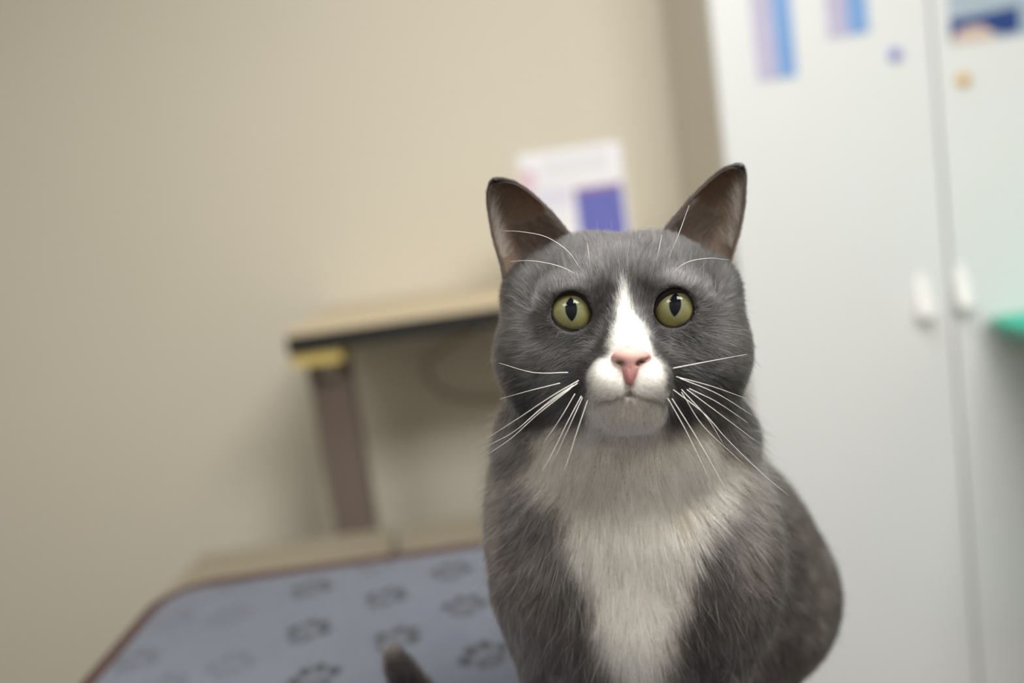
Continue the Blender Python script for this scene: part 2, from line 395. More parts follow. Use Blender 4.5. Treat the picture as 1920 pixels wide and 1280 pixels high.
PAWS = [(580, 1107, 1), (720, 1122, 1), (845, 1072, 1), (575, 1185, 1), (740, 1200, 1.1), (870, 1138, 1), (912, 1230, 1), (590, 1272, 1),
        (430, 1160, .35), (250, 1240, .5), (430, 1250, .35), (435, 1092, .5), (700, 1062, .5), (320, 1165, .3), (300, 1290, .4)]
def build_mat():
    step = 0.0028
    r = 0.055
    nx = int((TX1 - TX0) / step); ny = int((TY1 - TY0) / step)
    xs = np.linspace(TX0, TX1, nx); ysv = np.linspace(TY0, TY1, ny)
    X, Y = np.meshgrid(xs, ysv, indexing='ij')
    # squeeze the corner nodes onto the rounded outline
    cx = np.clip(X, TX0 + r, TX1 - r); cy = np.clip(Y, TY0 + r, TY1 - r)
    dx, dy = X - cx, Y - cy
    m = (np.abs(dx) > 1e-9) & (np.abs(dy) > 1e-9)
    linf = np.maximum(np.abs(dx), np.abs(dy)); l2 = np.hypot(dx, dy) + 1e-12
    s = np.where(m, linf / l2, 1.0)
    X = cx + dx * s; Y = cy + dy * s
    p = np.stack([X.ravel(), Y.ravel(), np.zeros(X.size)], 1)
    edge = np.minimum(np.minimum(p[:, 0] - TX0, TX1 - p[:, 0]), np.minimum(p[:, 1] - TY0, TY1 - p[:, 1]))
    h = MATZ - 0.0035 + 0.0035 * np.clip(edge / 0.02, 0, 1) ** 0.5 + 0.0022 * (vnoise(p, 14, 3) - 0.5) * np.clip(edge / .03, 0, 1)
    # soft fold ridges in the fleece
    h += 0.0012 * np.exp(-((p[:, 0] + 0.55 * p[:, 1] - 0.33) / 0.010) ** 2) * np.clip(edge / .03, 0, 1)
    p[:, 2] = h
    idx = np.arange(nx * ny).reshape(nx, ny)
    quads = np.stack([idx[:-1, :-1], idx[1:, :-1], idx[1:, 1:], idx[:-1, 1:]], -1).reshape(-1, 4)
    # prints
    k = np.zeros(nx * ny); g = np.zeros(nx * ny)
    rng = random.Random(4)
    centres = [(onz(a, b, MATZ)[0], onz(a, b, MATZ)[1], s_) for a, b, s_ in PAWS]
    yy = 0.62
    while yy > 0.12:
        for q in range(5): centres.append((-0.36 + q * 0.13 + (0.06 if int(yy * 100) % 2 else 0), yy, 0.9))
        yy -= 0.095
    for (a, b, s_) in centres:
        th = rng.uniform(-0.5, 0.5)
        c_, s2 = math.cos(th), math.sin(th)
        u = (p[:, 0] - a) * c_ + (p[:, 1] - b) * s2; v = -(p[:, 0] - a) * s2 + (p[:, 1] - b) * c_
        def el(x, y, rx, ry): return 1 - np.sqrt(((u - x) / rx) ** 2 + ((v - y) / ry) ** 2)
        toes = np.max([el(-.0165, .004, .0065, .0105), el(-.0065, .017, .0062, .0105), el(.0065, .017, .0062, .0105), el(.0165, .004, .0065, .0105)], 0)
        pad = el(0, -.010, .0135, .0115)
        ink = np.clip(np.maximum(toes * 4, pad * 4), 0, 1) - 0.0 * g
        inner = np.clip(pad * 4 - 1.4, 0, 1)      # lighter centre of the pad
        k = np.maximum(k, (ink - 0.75 * inner) * min(1, s_))
    base = np.array(lin(97, 102, 114)); base2 = np.array(lin(82, 88, 102)); ink = np.array(lin(24, 25, 30))
    t = vnoise(p, 7, 1)[:, None] * 0.7 + vnoise(p, 60, 2)[:, None] * 0.3
    colr = base * (1 - t) + base2 * t
    colr = colr * (1 - k[:, None] * .92) + ink * k[:, None] * .92
    me = bpy.data.meshes.new('mat_fleece')
    me.from_pydata(p.tolist(), [], quads.tolist())
    ca = me.color_attributes.new('print', 'FLOAT_COLOR', 'POINT')
    ca.data.foreach_set('color', np.concatenate([colr, np.ones((len(colr), 1))], 1).astype(np.float32).ravel())
    me.polygons.foreach_set('use_smooth', [True] * len(me.polygons))
    return me
m_fleece = mat('printed_fleece', (0.3, 0.3, 0.35), 0.9, bump=0.5, bscale=900, Sheen_Weight=0.15)
nt = m_fleece.node_tree; at = nt.nodes.new('ShaderNodeAttribute'); at.attribute_name = 'print'
nt.links.new(at.outputs['Color'], nt.nodes['Principled BSDF'].inputs['Base Color'])
m_bind = mat('brown_binding', lin(66, 46, 44), 0.8, noise=0.08, nscale=80)
pm = empty('pet_mat', ((TX0 + TX1) / 2, (TY0 + TY1) / 2, MATZ - 0.012))
tag(pm, 'grey-blue fleece mat with dark paw prints and brown binding on the examination table', 'mat')
link('fleece', build_mat(), pm, [m_fleece])
rr = rrect(TX0, TX1, TY0, TY1, 0.055, 12)
link('binding', tube_mesh('binding', [(a, b, MATZ - 0.0055) for a, b in rr], 0.0085, 12, True), pm, [m_bind])
bm = bmesh.new(); vs = [bm.verts.new((a, b, MATZ - 0.0152)) for a, b in rr]; bm.faces.new(vs); r_ = bmesh.ops.extrude_face_region(bm, geom=bm.faces[:]); bmesh.ops.translate(bm, vec=(0, 0, .008), verts=[v for v in r_['geom'] if isinstance(v, bmesh.types.BMVert)])
from_bm('padding', bm, m_bind, pm)

# ------------------------------------------------------------------ the cat
PXU = 0.45 / FPX                         # one "unit" = one picture pixel at 0.45 m
CAMM = np.stack([RT, -UP, FW])           # rows: right, down, away

def img(p):
    q = (p - CAM) @ CAMM.T
    d = q[:, 2]
    return 960 + FPX * q[:, 0] / d, 640 + FPX * q[:, 1] / d, d

class Prim: pass
def ell(c, r, rot=None, k=0.012):
    o = Prim(); o.kind = 'e'; o.c = np.array(c, float); o.r = np.array(r, float); o.M = CAMM if rot is None else rot; o.k = k; return o
def cap(a, b, ra, rb, k=0.012):
    o = Prim(); o.kind = 'c'; o.a = np.array(a, float); o.b = np.array(b, float); o.ra = ra; o.rb = rb; o.k = k; return o
def E(x, y, d, rx, ry, rz, k=0.012, roll=0.0):
    M = CAMM
    if roll:
        c, s = math.cos(math.radians(roll)), math.sin(math.radians(roll))
        M = np.array([[c, s, 0], [-s, c, 0], [0, 0, 1.0]]) @ CAMM
    return ell(P(x, y, d), np.array([rx, ry, rz]) * PXU, M, k)
def dprim(o, p):
    if o.kind == 'e':
        q = (p - o.c) @ o.M.T
        k0 = np.linalg.norm(q / o.r, axis=1); k1 = np.linalg.norm(q / (o.r * o.r), axis=1)
        return k0 * (k0 - 1.0) / np.maximum(k1, 1e-9)
    ab = o.b - o.a; h = np.clip((p - o.a) @ ab / ab.dot(ab), 0, 1)
    return np.linalg.norm(p - o.a - h[:, None] * ab, axis=1) - (o.ra + (o.rb - o.ra) * h)
def smin(a, b, k):
    h = np.maximum(k - np.abs(a - b), 0) / k
    return np.minimum(a, b) - h * h * k * 0.25
def sdf_of(adds, subs=()):
    def f(p):
        d = None
        for o in adds:
            e = dprim(o, p)
            d = e if d is None else smin(d, e, o.k)
        for o in subs:
            d = -smin(-d, dprim(o, p), o.k)
        return d
    return f
def grad(f, p, e=0.0004):
    g = np.stack([f(p + np.array(v)) - f(p - np.array(v)) for v in ((e, 0, 0), (0, e, 0), (0, 0, e))], 1)
    return g / (2 * e)
def surface_net(f, lo, hi, h, coarse=4, snap=4):
    lo = np.array(lo); hi = np.array(hi)
    n = (np.ceil((hi - lo) / (h * coarse)).astype(int) + 1) * coarse
    nb = n // coarse
    g = np.stack(np.meshgrid(*[np.arange(m) for m in nb], indexing='ij'), -1).reshape(-1, 3)
    cc = lo + (g * coarse + (coarse - 1) / 2.0) * h
    dc = f(cc)
    act = np.abs(dc) < h * coarse * 1.6 + 0.004
    vals = np.repeat(np.repeat(np.repeat(dc.reshape(nb), coarse, 0), coarse, 1), coarse, 2).astype(np.float32)
    offs = np.stack(np.meshgrid(*[np.arange(coarse)] * 3, indexing='ij'), -1).reshape(-1, 3)
    ga = g[act]
    for s in range(0, len(ga), 6000):
        idx = (ga[s:s + 6000, None, :] * coarse + offs[None]).reshape(-1, 3)
        vals[idx[:, 0], idx[:, 1], idx[:, 2]] = f(lo + idx * h)
    neg = vals < 0
    c = np.zeros([m - 1 for m in neg.shape], np.uint8)
    for a in (0, 1):
        for b in (0, 1):
            for d in (0, 1):
                c += neg[a:neg.shape[0] - 1 + a, b:neg.shape[1] - 1 + b, d:neg.shape[2] - 1 + d]
    cell = (c > 0) & (c < 8)
    ids = np.full(cell.shape, -1, np.int64); w = np.argwhere(cell); ids[cell] = np.arange(len(w))
    V = lo + (w + 0.5) * h
    for _ in range(snap):
        d = f(V); G = grad(f, V)
        st = d[:, None] * G / np.maximum((G * G).sum(1), 0.2)[:, None]
        l = np.linalg.norm(st, axis=1, keepdims=True); st *= np.minimum(1, h * 0.6 / np.maximum(l, 1e-9))
        V = V - st
    Q = []
    for ax in range(3):
        sl0 = [slice(None)] * 3; sl1 = [slice(None)] * 3
        sl0[ax] = slice(0, -1); sl1[ax] = slice(1, None)
        ch = neg[tuple(sl0)] != neg[tuple(sl1)]
        e = np.argwhere(ch)
        o1, o2 = [(1, 2), (2, 0), (0, 1)][ax]
        e = e[(e[:, o1] > 0) & (e[:, o2] > 0) & (e[:, o1] < cell.shape[o1]) & (e[:, o2] < cell.shape[o2])]
        first = neg[tuple(e.T)]
        def at(d1, d2):
            t = e.copy(); t[:, o1] += d1; t[:, o2] += d2; return ids[tuple(t.T)]
        q = np.stack([at(-1, -1), at(0, -1), at(0, 0), at(-1, 0)], 1)
        q[~first] = q[~first][:, ::-1]
        Q.append(q)
    Q = np.concatenate(Q); Q = Q[(Q >= 0).all(1)]
    return V, Q

# --- shape
UPW = np.array([0, 0, 1.0])
WR = np.eye(3)
HEAD = [
    E(1167, 604, .463, 194, 134, 165),
    E(1164, 528, .452, 134, 58, 90, .02),
    E(1040, 668, .450, 104, 104, 108, .02), E(1297, 664, .450, 100, 106, 108, .02),
    E(1172, 735, .450, 140, 78, 120, .02),
    E(1178, 700, .416, 70, 52, 95, .012),
    cap(P(1168, 560, .432), P(1183, 655, .402), 36 * PXU, 23 * PXU, .012),
    E(1143, 713, .399, 36, 31, 40, .006, 8), E(1216, 711, .399, 35, 31, 40, .006, -8),
    E(1178, 770, .413, 48, 30, 52, .018),
    E(1104, 534, .4325, 48, 26, 44, .016), E(1230, 529, .4325, 48, 26, 44, .016),
    E(1092, 500, .455, 46, 34, 60, .015), E(1236, 496, .455, 46, 34, 60, .015),
    E(1006, 548, .462, 56, 50, 66, .015), E(1322, 540, .462, 56, 50, 66, .015),
]
EYES = [((1071, 584), (1071, 579)), ((1264, 577), (1266, 570))]
EYE_D, EYE_R = 0.4265, 0.0113
OUT_L = [(265,600),(290,480),(370,390),(480,330),(620,300),(760,300),(890,365),(990,480),(1050,620),(1100,740),(1122,860),(1080,915),(980,955),(860,1005),(720,1030),(580,1010),(440,950),(340,860),(280,740)]
OUT_R = [(268,700),(300,560),(370,430),(470,340),(600,275),(740,250),(880,275),(980,350),(1050,480),(1075,600),(1050,730),(980,850),(860,930),(740,985),(620,1000),(500,980),(420,945),(340,960),(285,900),(258,800)]
OUT = [np.array([(1010 + a / 10.667, 520 + b / 10.667) for a, b in OUT_L]), np.array([(1200 + a / 10.667, 520 + b / 10.667) for a, b in OUT_R])]
for (c, g_) in EYES:
    HEAD.append(ell(P(c[0], c[1], EYE_D), [0.0131] * 3, None, .009)); HEAD.append(E(c[0], c[1] - 30, .4225, 44, 14, 24, .010))
def down(p, z): return np.array([p[0], p[1], z])
LS, RS = P(1015, 1040, .492), P(1338, 1040, .492)          # shoulders
LF, RF = down(LS, 0.83) + np.array([0.004, -0.004, 0]), down(RS, 0.83) + np.array([-0.02, -0.004, 0])
RUMP = P(1300, 1190, .665)
BODY = [
    cap(P(1170, 720, .495), P(1168, 900, .512), 165 * PXU, 212 * PXU, .03),
    cap(P(1168, 880, .512), P(1170, 1080, .512), 205 * PXU, 195 * PXU, .03),
    E(1172, 1130, .525, 200, 240, 205, .03),
    E(1172, 812, .487, 232, 96, 160, .03),
    ell(LS, [0.025, 0.040, 0.055], WR, .02), ell(RS, [0.032, 0.040, 0.055], WR, .02),
    cap(LS + np.array([0.0, 0, -.02]), LF, .0225, .0150, .012), cap(RS + np.array([0.0, 0, -.02]), RF, .0225, .0150, .012),
    ell(LF + np.array([0, -.012, -.012]), [.0175, .024, .016], WR, .010), ell(RF + np.array([0, -.012, -.012]), [.0175, .024, .016], WR, .010),
    cap(P(1240, 900, .545), P(1318, 1020, .60), 175 * PXU, 222 * PXU, .03),
    cap(P(1318, 1020, .60), RUMP, 222 * PXU, 270 * PXU, .03),
    ell(down(RUMP, 0.868) + np.array([0.015, -.03, 0]), [.078, .085, .062], WR, .03),
]
hf = down(RUMP, 0.8125) + np.array([.035, -.125, 0])
BODY += [cap(hf + np.array([0.0, .07, .004]), hf, .014, .013, .010), cap(hf + np.array([-.11, .07, .004]), hf + np.array([-.10, .01, 0]), .014, .013, .010)]
tail_pts = [RUMP + np.array([-.02, .05, -.07]), np.array([0.07, .60, .822]), np.array([0.01, .565, .821]), P(850, 1400, .590), P(778, 1300, .575), P(741, 1238, .565)]
tail_r = [.016, .0145, .0135, .0115, .0092, .0058]
tsp = spline(tail_pts, 16); tr_ = np.interp(np.linspace(0, 1, 16), np.linspace(0, 1, 6), tail_r)
tsp[:, 2] = np.maximum(tsp[:, 2], MATZ + tr_ + 0.001)
for i in range(15): BODY.append(cap(tsp[i], tsp[i + 1], tr_[i], tr_[i + 1], .004 if i else .015))
SUBS = []
for (c, g_) in EYES:
    e0 = P(c[0], c[1], EYE_D)
    s_ = ell(e0, [EYE_R * 1.02] * 3, None, .001); SUBS.append(s_)
    s_ = cap(e0 + (CAM - e0) / np.linalg.norm(CAM - e0) * 0.006, e0 + (CAM - e0) / np.linalg.norm(CAM - e0) * 0.03, .0095, .0104, .0012); SUBS.append(s_)
for s in (-1, 1):   # crease between the whisker pads and the chin
    SUBS.append(cap(P(1181, 738, .3915), P(1181 + s * 50, 749, .402), .0009, .0009, .0020))
SUBS.append(cap(P(1182, 700, .388), P(1181, 726, .3895), .0012, .0010, .0025))
fbody = sdf_of(HEAD + BODY, SUBS)
V, Q = surface_net(fbody, (-.14, .33, .796), (.36, .90, 1.20), .0017)
V[:, 2] = np.maximum(V[:, 2], MATZ + .0022)
print('cat body', V.shape, Q.shape)

# --- ears: curved shells, two sides each
def ear_mesh(inner, outer, d_in, d_out, bulge, nu=28, nv=30, th=0.0016):
    """inner / outer: picture outlines from base to tip; returns verts, quads, is_inside flag per vert"""
    A = spline([P(x, y, d_in + (0.012 if 0 else 0) + dd) for (x, y, dd) in inner], nv)
    B = spline([P(x, y, d_out + dd) for (x, y, dd) in outer], nv)
    back = FW
    S = np.zeros((nv, nu, 3))
    for i in range(nv):
        w = np.linalg.norm(B[i] - A[i]); v = i / (nv - 1)
        for j in range(nu):
            u = j / (nu - 1)
            t = 0.5 - 0.5 * math.cos(math.pi * u)
            S[i, j] = A[i] * (1 - t) + B[i] * t + back * bulge * w * math.sin(math.pi * u) ** 0.9
    du = np.gradient(S, axis=1); dv = np.gradient(S, axis=0)
    N = np.cross(du, dv); N /= np.linalg.norm(N, axis=2, keepdims=True) + 1e-12
    if (N @ FW).mean() < 0: N = -N          # away from the camera = outside (back) of the ear
    thk = np.full((nv, nu, 1), th)
    e = np.minimum(np.arange(nu), nu - 1 - np.arange(nu))[None, :, None] / 4.0
    thk = thk * np.clip(0.35 + e * .65, 0, 1)
    O = S + N * thk; I = S
    vi = np.arange(nv * nu).reshape(nv, nu); vo = vi + nv * nu
    q = []
    q.append(np.stack([vi[:-1, :-1], vi[1:, :-1], vi[1:, 1:], vi[:-1, 1:]], -1).reshape(-1, 4))
    q.append(np.stack([vo[:-1, :-1], vo[:-1, 1:], vo[1:, 1:], vo[1:, :-1]], -1).reshape(-1, 4))
    for col in (0, nu - 1):
        q.append(np.stack([vi[:-1, col], vi[1:, col], vo[1:, col], vo[:-1, col]], -1))
    for row in (0, nv - 1):
        q.append(np.stack([vi[row, :-1], vi[row, 1:], vo[row, 1:], vo[row, :-1]], -1))
    return np.concatenate([I.reshape(-1, 3), O.reshape(-1, 3)]), np.concatenate(q), np.concatenate([np.zeros(nv * nu), np.ones(nv * nu)]), -N, N
ED = .452
earL = ear_mesh([(1058, 500, .010), (1072, 455, .008), (1046, 414, .006), (1010, 377, .004), (975, 350, .002), (950, 341.5, 0), (936, 342, 0)],
                [(950, 545, .006), (943, 500, .006), (929, 452, .005), (920, 405, .003), (917, 372, .001), (921, 350, 0), (930, 343, 0)], ED, ED + .004, .42)
earR = ear_mesh([(1262, 490, .010), (1247, 440, .008), (1280, 393, .006), (1318, 352, .004), (1350, 325, .002), (1372, 315.5, 0), (1383, 315, 0)],
                [(1358, 540, .006), (1371, 485, .006), (1386, 432, .005), (1394, 385, .003), (1396, 345, .001), (1393, 324, 0), (1387, 316.5, 0)], ED, ED + .004, .42)

# --- colouring of the coat
def poly_sd(x, y, poly):
    """signed distance to polygon (negative inside), pixels"""
    poly = np.asarray(poly, float); n = len(poly)
    d = np.full(x.shape, 1e9); ins = np.zeros(x.shape, bool)
    for i in range(n):
        ax, ay = poly[i]; bx, by = poly[(i + 1) % n]
        ex, ey = bx - ax, by - ay; wx, wy = x - ax, y - ay
        t = np.clip((wx * ex + wy * ey) / (ex * ex + ey * ey + 1e-9), 0, 1)
        d = np.minimum(d, (wx - ex * t) ** 2 + (wy - ey * t) ** 2)
        c = ((ay > y) != (by > y)) & (x < (bx - ax) * (y - ay) / (by - ay + 1e-12) + ax)
        ins ^= c
    d = np.sqrt(d)
    return np.where(ins, -d, d)
BLAZE = [(1168, 528), (1175, 545), (1184, 575), (1200, 600), (1215, 625), (1222, 650), (1226, 668), (1243, 680), (1254, 700), (1250, 722), (1247, 750), (1243, 800), (1215, 822), (1150, 822), (1108, 800), (1098, 762), (1108, 745),
         (1104, 722), (1104, 700), (1120, 680), (1145, 668), (1142, 640), (1148, 612), (1160, 580), (1163, 548)]
BIB = [(1120, 770), (1090, 800), (1035, 800), (1012, 812), (1015, 840), (1012, 862), (985, 880), (965, 890), (1000, 905), (1035, 935), (1062, 985), (1075, 1040), (1098, 1090), (1118, 1150), (1128, 1210), (1150, 1260), (1160, 1330), (1170, 1500),
       (1235, 1500), (1235, 1330), (1240, 1260), (1258, 1190), (1280, 1130), (1298, 1070), (1310, 1020), (1345, 960), (1385, 905), (1395, 885), (1368, 860), (1345, 838), (1328, 812), (1310, 800), (1250, 815), (1235, 770)]
NOSE = [(1150, 660), (1166, 655), (1184, 652), (1204, 655), (1219, 663), (1214, 678), (1197, 691), (1187, 712), (1181, 722), (1175, 712), (1167, 694), (1154, 680)]
MOUTH = [(1105, 753), (1125, 754), (1150, 750), (1181, 741), (1210, 748), (1240, 754)]
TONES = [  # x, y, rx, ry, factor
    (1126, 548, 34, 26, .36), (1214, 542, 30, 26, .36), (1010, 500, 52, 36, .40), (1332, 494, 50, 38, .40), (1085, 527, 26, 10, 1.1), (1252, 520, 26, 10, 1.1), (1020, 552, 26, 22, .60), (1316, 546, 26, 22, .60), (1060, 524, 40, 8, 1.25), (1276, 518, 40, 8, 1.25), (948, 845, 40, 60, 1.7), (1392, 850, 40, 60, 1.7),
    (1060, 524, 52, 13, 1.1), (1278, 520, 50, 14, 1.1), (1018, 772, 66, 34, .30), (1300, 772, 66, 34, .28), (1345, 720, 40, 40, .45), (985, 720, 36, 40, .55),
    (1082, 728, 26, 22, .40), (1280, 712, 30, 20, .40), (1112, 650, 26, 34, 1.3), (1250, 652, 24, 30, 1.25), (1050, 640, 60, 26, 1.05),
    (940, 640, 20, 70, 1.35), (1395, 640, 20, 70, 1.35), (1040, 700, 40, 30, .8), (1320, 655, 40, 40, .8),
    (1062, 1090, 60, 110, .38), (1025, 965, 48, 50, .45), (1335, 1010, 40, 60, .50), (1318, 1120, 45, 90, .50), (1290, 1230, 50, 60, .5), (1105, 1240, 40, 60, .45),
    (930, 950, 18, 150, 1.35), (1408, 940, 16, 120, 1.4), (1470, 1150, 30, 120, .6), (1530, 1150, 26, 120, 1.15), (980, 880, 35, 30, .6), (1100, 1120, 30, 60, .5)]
def coat(p, nrm):
    x, y, d = img(p)
    n1 = vnoise(p, 180, 5); n2 = vnoise(p, 60, 6); n3 = vnoise(p, 420, 7)
    jit = (n1 - .5) * 14 + (n3 - .5) * 9
    front = ((nrm @ FW) < 0.35) & (d < .56)
    wb = poly_sd(x, y, BLAZE) + jit * .5; wc = poly_sd(x, y, BIB) + np.clip((y - 840) / 60, 0, 1) * 12 + jit * 1.5; wb = wb + jit * .4
    w = np.where(front, np.maximum(1 / (1 + np.exp(wb / 2.2)), 1 / (1 + np.exp(wc / 5.0))), 0)
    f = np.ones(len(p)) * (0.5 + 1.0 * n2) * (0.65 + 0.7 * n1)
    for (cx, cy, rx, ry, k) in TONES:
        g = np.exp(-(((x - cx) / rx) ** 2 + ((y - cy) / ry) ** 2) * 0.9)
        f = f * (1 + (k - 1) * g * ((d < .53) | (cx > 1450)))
    body = np.clip((y - 800) / 120, 0, 1)[:, None]
    grey = np.array([.051, .0485, .050]) * (1 - body) + np.array([.058, .049, .047]) * body
    grey = grey * f[:, None]
    white = np.array([.86, .84, .79]) * np.ones((len(p), 1))
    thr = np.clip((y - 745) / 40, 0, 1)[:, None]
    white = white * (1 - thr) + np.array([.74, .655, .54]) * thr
    chn = (np.exp(-(((x - 1176) / 78) ** 2 + ((y - 778) / 46) ** 2)) * front)[:, None] * .8  # shade on the chin, put into the white fur colour
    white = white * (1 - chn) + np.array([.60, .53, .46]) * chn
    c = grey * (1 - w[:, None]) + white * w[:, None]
    # dark lip line, run down to shade the chin ledge; pinkish edge of the nose
    md = np.full(len(p), 1e9)
    for (a, b) in list(zip(MOUTH, MOUTH[1:])) + [((1181, 712), (1181, 752))]:
        a = np.array(a, float); b = np.array(b, float); e = b - a
        t = np.clip(((x - a[0]) * e[0] + (y - a[1]) * e[1]) / e.dot(e), 0, 1)
        md = np.minimum(md, np.hypot(x - a[0] - e[0] * t, y - a[1] - e[1] * t))
    mm = (np.exp(-(md / 4.4) ** 2) * front)[:, None] * .85
    c = c * (1 - mm) + np.array([.16, .11, .10]) * mm
    ns = poly_sd(x, y, NOSE); nn = (np.clip(1 - ns / 7, 0, 1) * front)[:, None] * .55
    c = c * (1 - nn) + np.array([.62, .33, .29]) * nn
    sp = (np.exp(-(((x - 1178) / 5) ** 2 + ((y - 649) / 5) ** 2)) * front)[:, None] * .6
    c = c * (1 - sp) + np.array([.55, .33, .12]) * sp
    for o in OUT:
        e = poly_sd(x, y, o); ee = (np.clip(1 - (e - .5) / 3.2, 0, 1) * front)[:, None]
        c = c * (1 - ee) + np.array([.02, .014, .012]) * ee
    return c, w

# --- one continuous body mesh (ears joined on)
nb = len(V)
allV = [V]; allQ = [Q]; off = nb; earinfo = []
for e in (earL, earR):
    allV.append(e[0]); allQ.append(e[1] + off); earinfo.append((off, e)); off += len(e[0])
VV = np.concatenate(allV); QQ = np.concatenate(allQ)
me = bpy.data.meshes.new('cat_body')
me.from_pydata(VV.tolist(), [], QQ.tolist())
NB = grad(fbody, V); NB /= np.linalg.norm(NB, axis=1, keepdims=True) + 1e-12
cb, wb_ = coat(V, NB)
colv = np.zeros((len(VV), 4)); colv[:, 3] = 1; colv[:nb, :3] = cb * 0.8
x_, y_, d_ = img(VV[nb:])
ins = np.concatenate([1 - earL[2], 1 - earR[2]])
ec = np.where(ins[:, None] > .5, np.array([.20, .145, .108]), np.array([.12, .11, .11]))
tipd = np.clip((420 - y_) / 100, 0, 1)[:, None]
colv[nb:, :3] = ec * (1 - .25 * tipd)
ca = me.color_attributes.new('coat', 'FLOAT_COLOR', 'POINT'); ca.data.foreach_set('color', colv.astype(np.float32).ravel())
me.polygons.foreach_set('use_smooth', [True] * len(me.polygons))
nq = len(Q)
mi = np.zeros(len(QQ), np.int32); mi[nq:] = 1
me.polygons.foreach_set('material_index', mi)
m_skinfur = mat('cat_undercoat', (.2, .2, .2), 0.85)
nt = m_skinfur.node_tree; at = nt.nodes.new('ShaderNodeAttribute'); at.attribute_name = 'coat'
nt.links.new(at.outputs['Color'], nt.nodes['Principled BSDF'].inputs['Base Color'])
m_ear = mat('cat_ear_skin', (.2, .2, .2), 0.55)
nt = m_ear.node_tree; at = nt.nodes.new('ShaderNodeAttribute'); at.attribute_name = 'coat'
nt.links.new(at.outputs['Color'], nt.nodes['Principled BSDF'].inputs['Base Color'])
tl = nt.nodes.new('ShaderNodeBsdfTranslucent'); tl.inputs['Color'].default_value = (.42, .22, .13, 1)
mx = nt.nodes.new('ShaderNodeMixShader'); mx.inputs[0].default_value = .28
nt.links.new(nt.nodes['Principled BSDF'].outputs[0], mx.inputs[1]); nt.links.new(tl.outputs[0], mx.inputs[2])
nt.links.new(mx.outputs[0], nt.nodes['Material Output'].inputs['Surface'])
cat = empty('cat', (0.10, 0.50, MATZ))
tag(cat, 'grey and white cat with green eyes sitting on the paw print mat', 'cat')
link('body', me, cat, [m_skinfur, m_ear])

# --- eyes
def eye_material():
    m = bpy.data.materials.new('cat_eye'); m.use_nodes = True
    nt = m.node_tree; N = nt.nodes; L = nt.links; b = N['Principled BSDF']
    tc = N.new('ShaderNodeTexCoord'); sx = N.new('ShaderNodeSeparateXYZ'); L.new(tc.outputs['Object'], sx.inputs[0])
    def math_(op, a, b_=None, clamp=False):
        n = N.new('ShaderNodeMath'); n.operation = op; n.use_clamp = clamp
        for i, v in enumerate((a, b_)):
            if v is None: continue
            if isinstance(v, (int, float)): n.inputs[i].default_value = v
            else: L.new(v, n.inputs[i])
        return n.outputs[0]
    X = math_('DIVIDE', sx.outputs['X'], EYE_R); Z = math_('DIVIDE', sx.outputs['Z'], EYE_R)
    R = math_('SQRT', math_('ADD', math_('MULTIPLY', X, X), math_('MULTIPLY', Z, Z)))
    # vertical pupil: intersection of two discs -> pointed slit
    h = 0.50; hw = 0.245
    Rr = (h * h + hw * hw) / (2 * hw)
    zz = math_('MULTIPLY', Z, Z)
    ax = math_('ADD', math_('ABSOLUTE', X), Rr - hw)
    dd = math_('SQRT', math_('ADD', math_('MULTIPLY', ax, ax), zz))
    pup = N.new('ShaderNodeMapRange'); L.new(dd, pup.inputs['Value']); pup.inputs['From Min'].default_value = Rr - .025; pup.inputs['From Max'].default_value = Rr + .025
    pup.inputs['To Min'].default_value = 0; pup.inputs['To Max'].default_value = 1
    # radial fibres
    ang = math_('ARCTAN2', Z, X)
    cv = N.new('ShaderNodeCombineXYZ'); L.new(math_('MULTIPLY', math_('COSINE', ang), 9), cv.inputs[0]); L.new(math_('MULTIPLY', math_('SINE', ang), 9), cv.inputs[1]); L.new(R, cv.inputs[2])
    no = N.new('ShaderNodeTexNoise'); no.inputs['Scale'].default_value = 1.6; no.inputs['Detail'].default_value = 3; L.new(cv.outputs[0], no.inputs['Vector'])
    cr = N.new('ShaderNodeValToRGB'); e = cr.color_ramp.elements
    e[0].position = .15; e[0].color = (.185, .195, .13, 1); e[1].position = .93; e[1].color = (.05, .035, .01, 1)
    for p_, c_ in ((.40, (.17, .17, .09, 1)), (.62, (.195, .18, .07, 1)), (.82, (.25, .225, .095, 1)), (.89, (.14, .11, .035, 1))):
        q = cr.color_ramp.elements.new(p_); q.color = c_
    rj = math_('ADD', R, math_('MULTIPLY', math_('SUBTRACT', no.outputs['Fac'], .5), .12)); L.new(rj, cr.inputs[0])
    mr = N.new('ShaderNodeMapRange'); L.new(no.outputs['Fac'], mr.inputs['Value']); mr.inputs['To Min'].default_value = .75; mr.inputs['To Max'].default_value = 1.25
    v = N.new('ShaderNodeVectorMath'); v.operation = 'SCALE'; L.new(cr.outputs[0], v.inputs[0]); L.new(mr.outputs[0], v.inputs['Scale'])
    mix = N.new('ShaderNodeMix'); mix.data_type = 'RGBA'; L.new(pup.outputs[0], mix.inputs['Factor']); mix.inputs[6].default_value = (.004, .005, .008, 1); L.new(v.outputs[0], mix.inputs[7])
    L.new(mix.outputs[2], b.inputs['Base Color'])
    b.inputs['Roughness'].default_value = .35; b.inputs['Coat Weight'].default_value = 1.0; b.inputs['Coat Roughness'].default_value = .02; b.inputs['Coat IOR'].default_value = 1.33
    b.inputs['Specular IOR Level'].default_value = .0
    return m
m_eye = eye_material()
m_lid = mat('dark_eyelid', (.006, .004, .004), 0.85, noise=0.05)
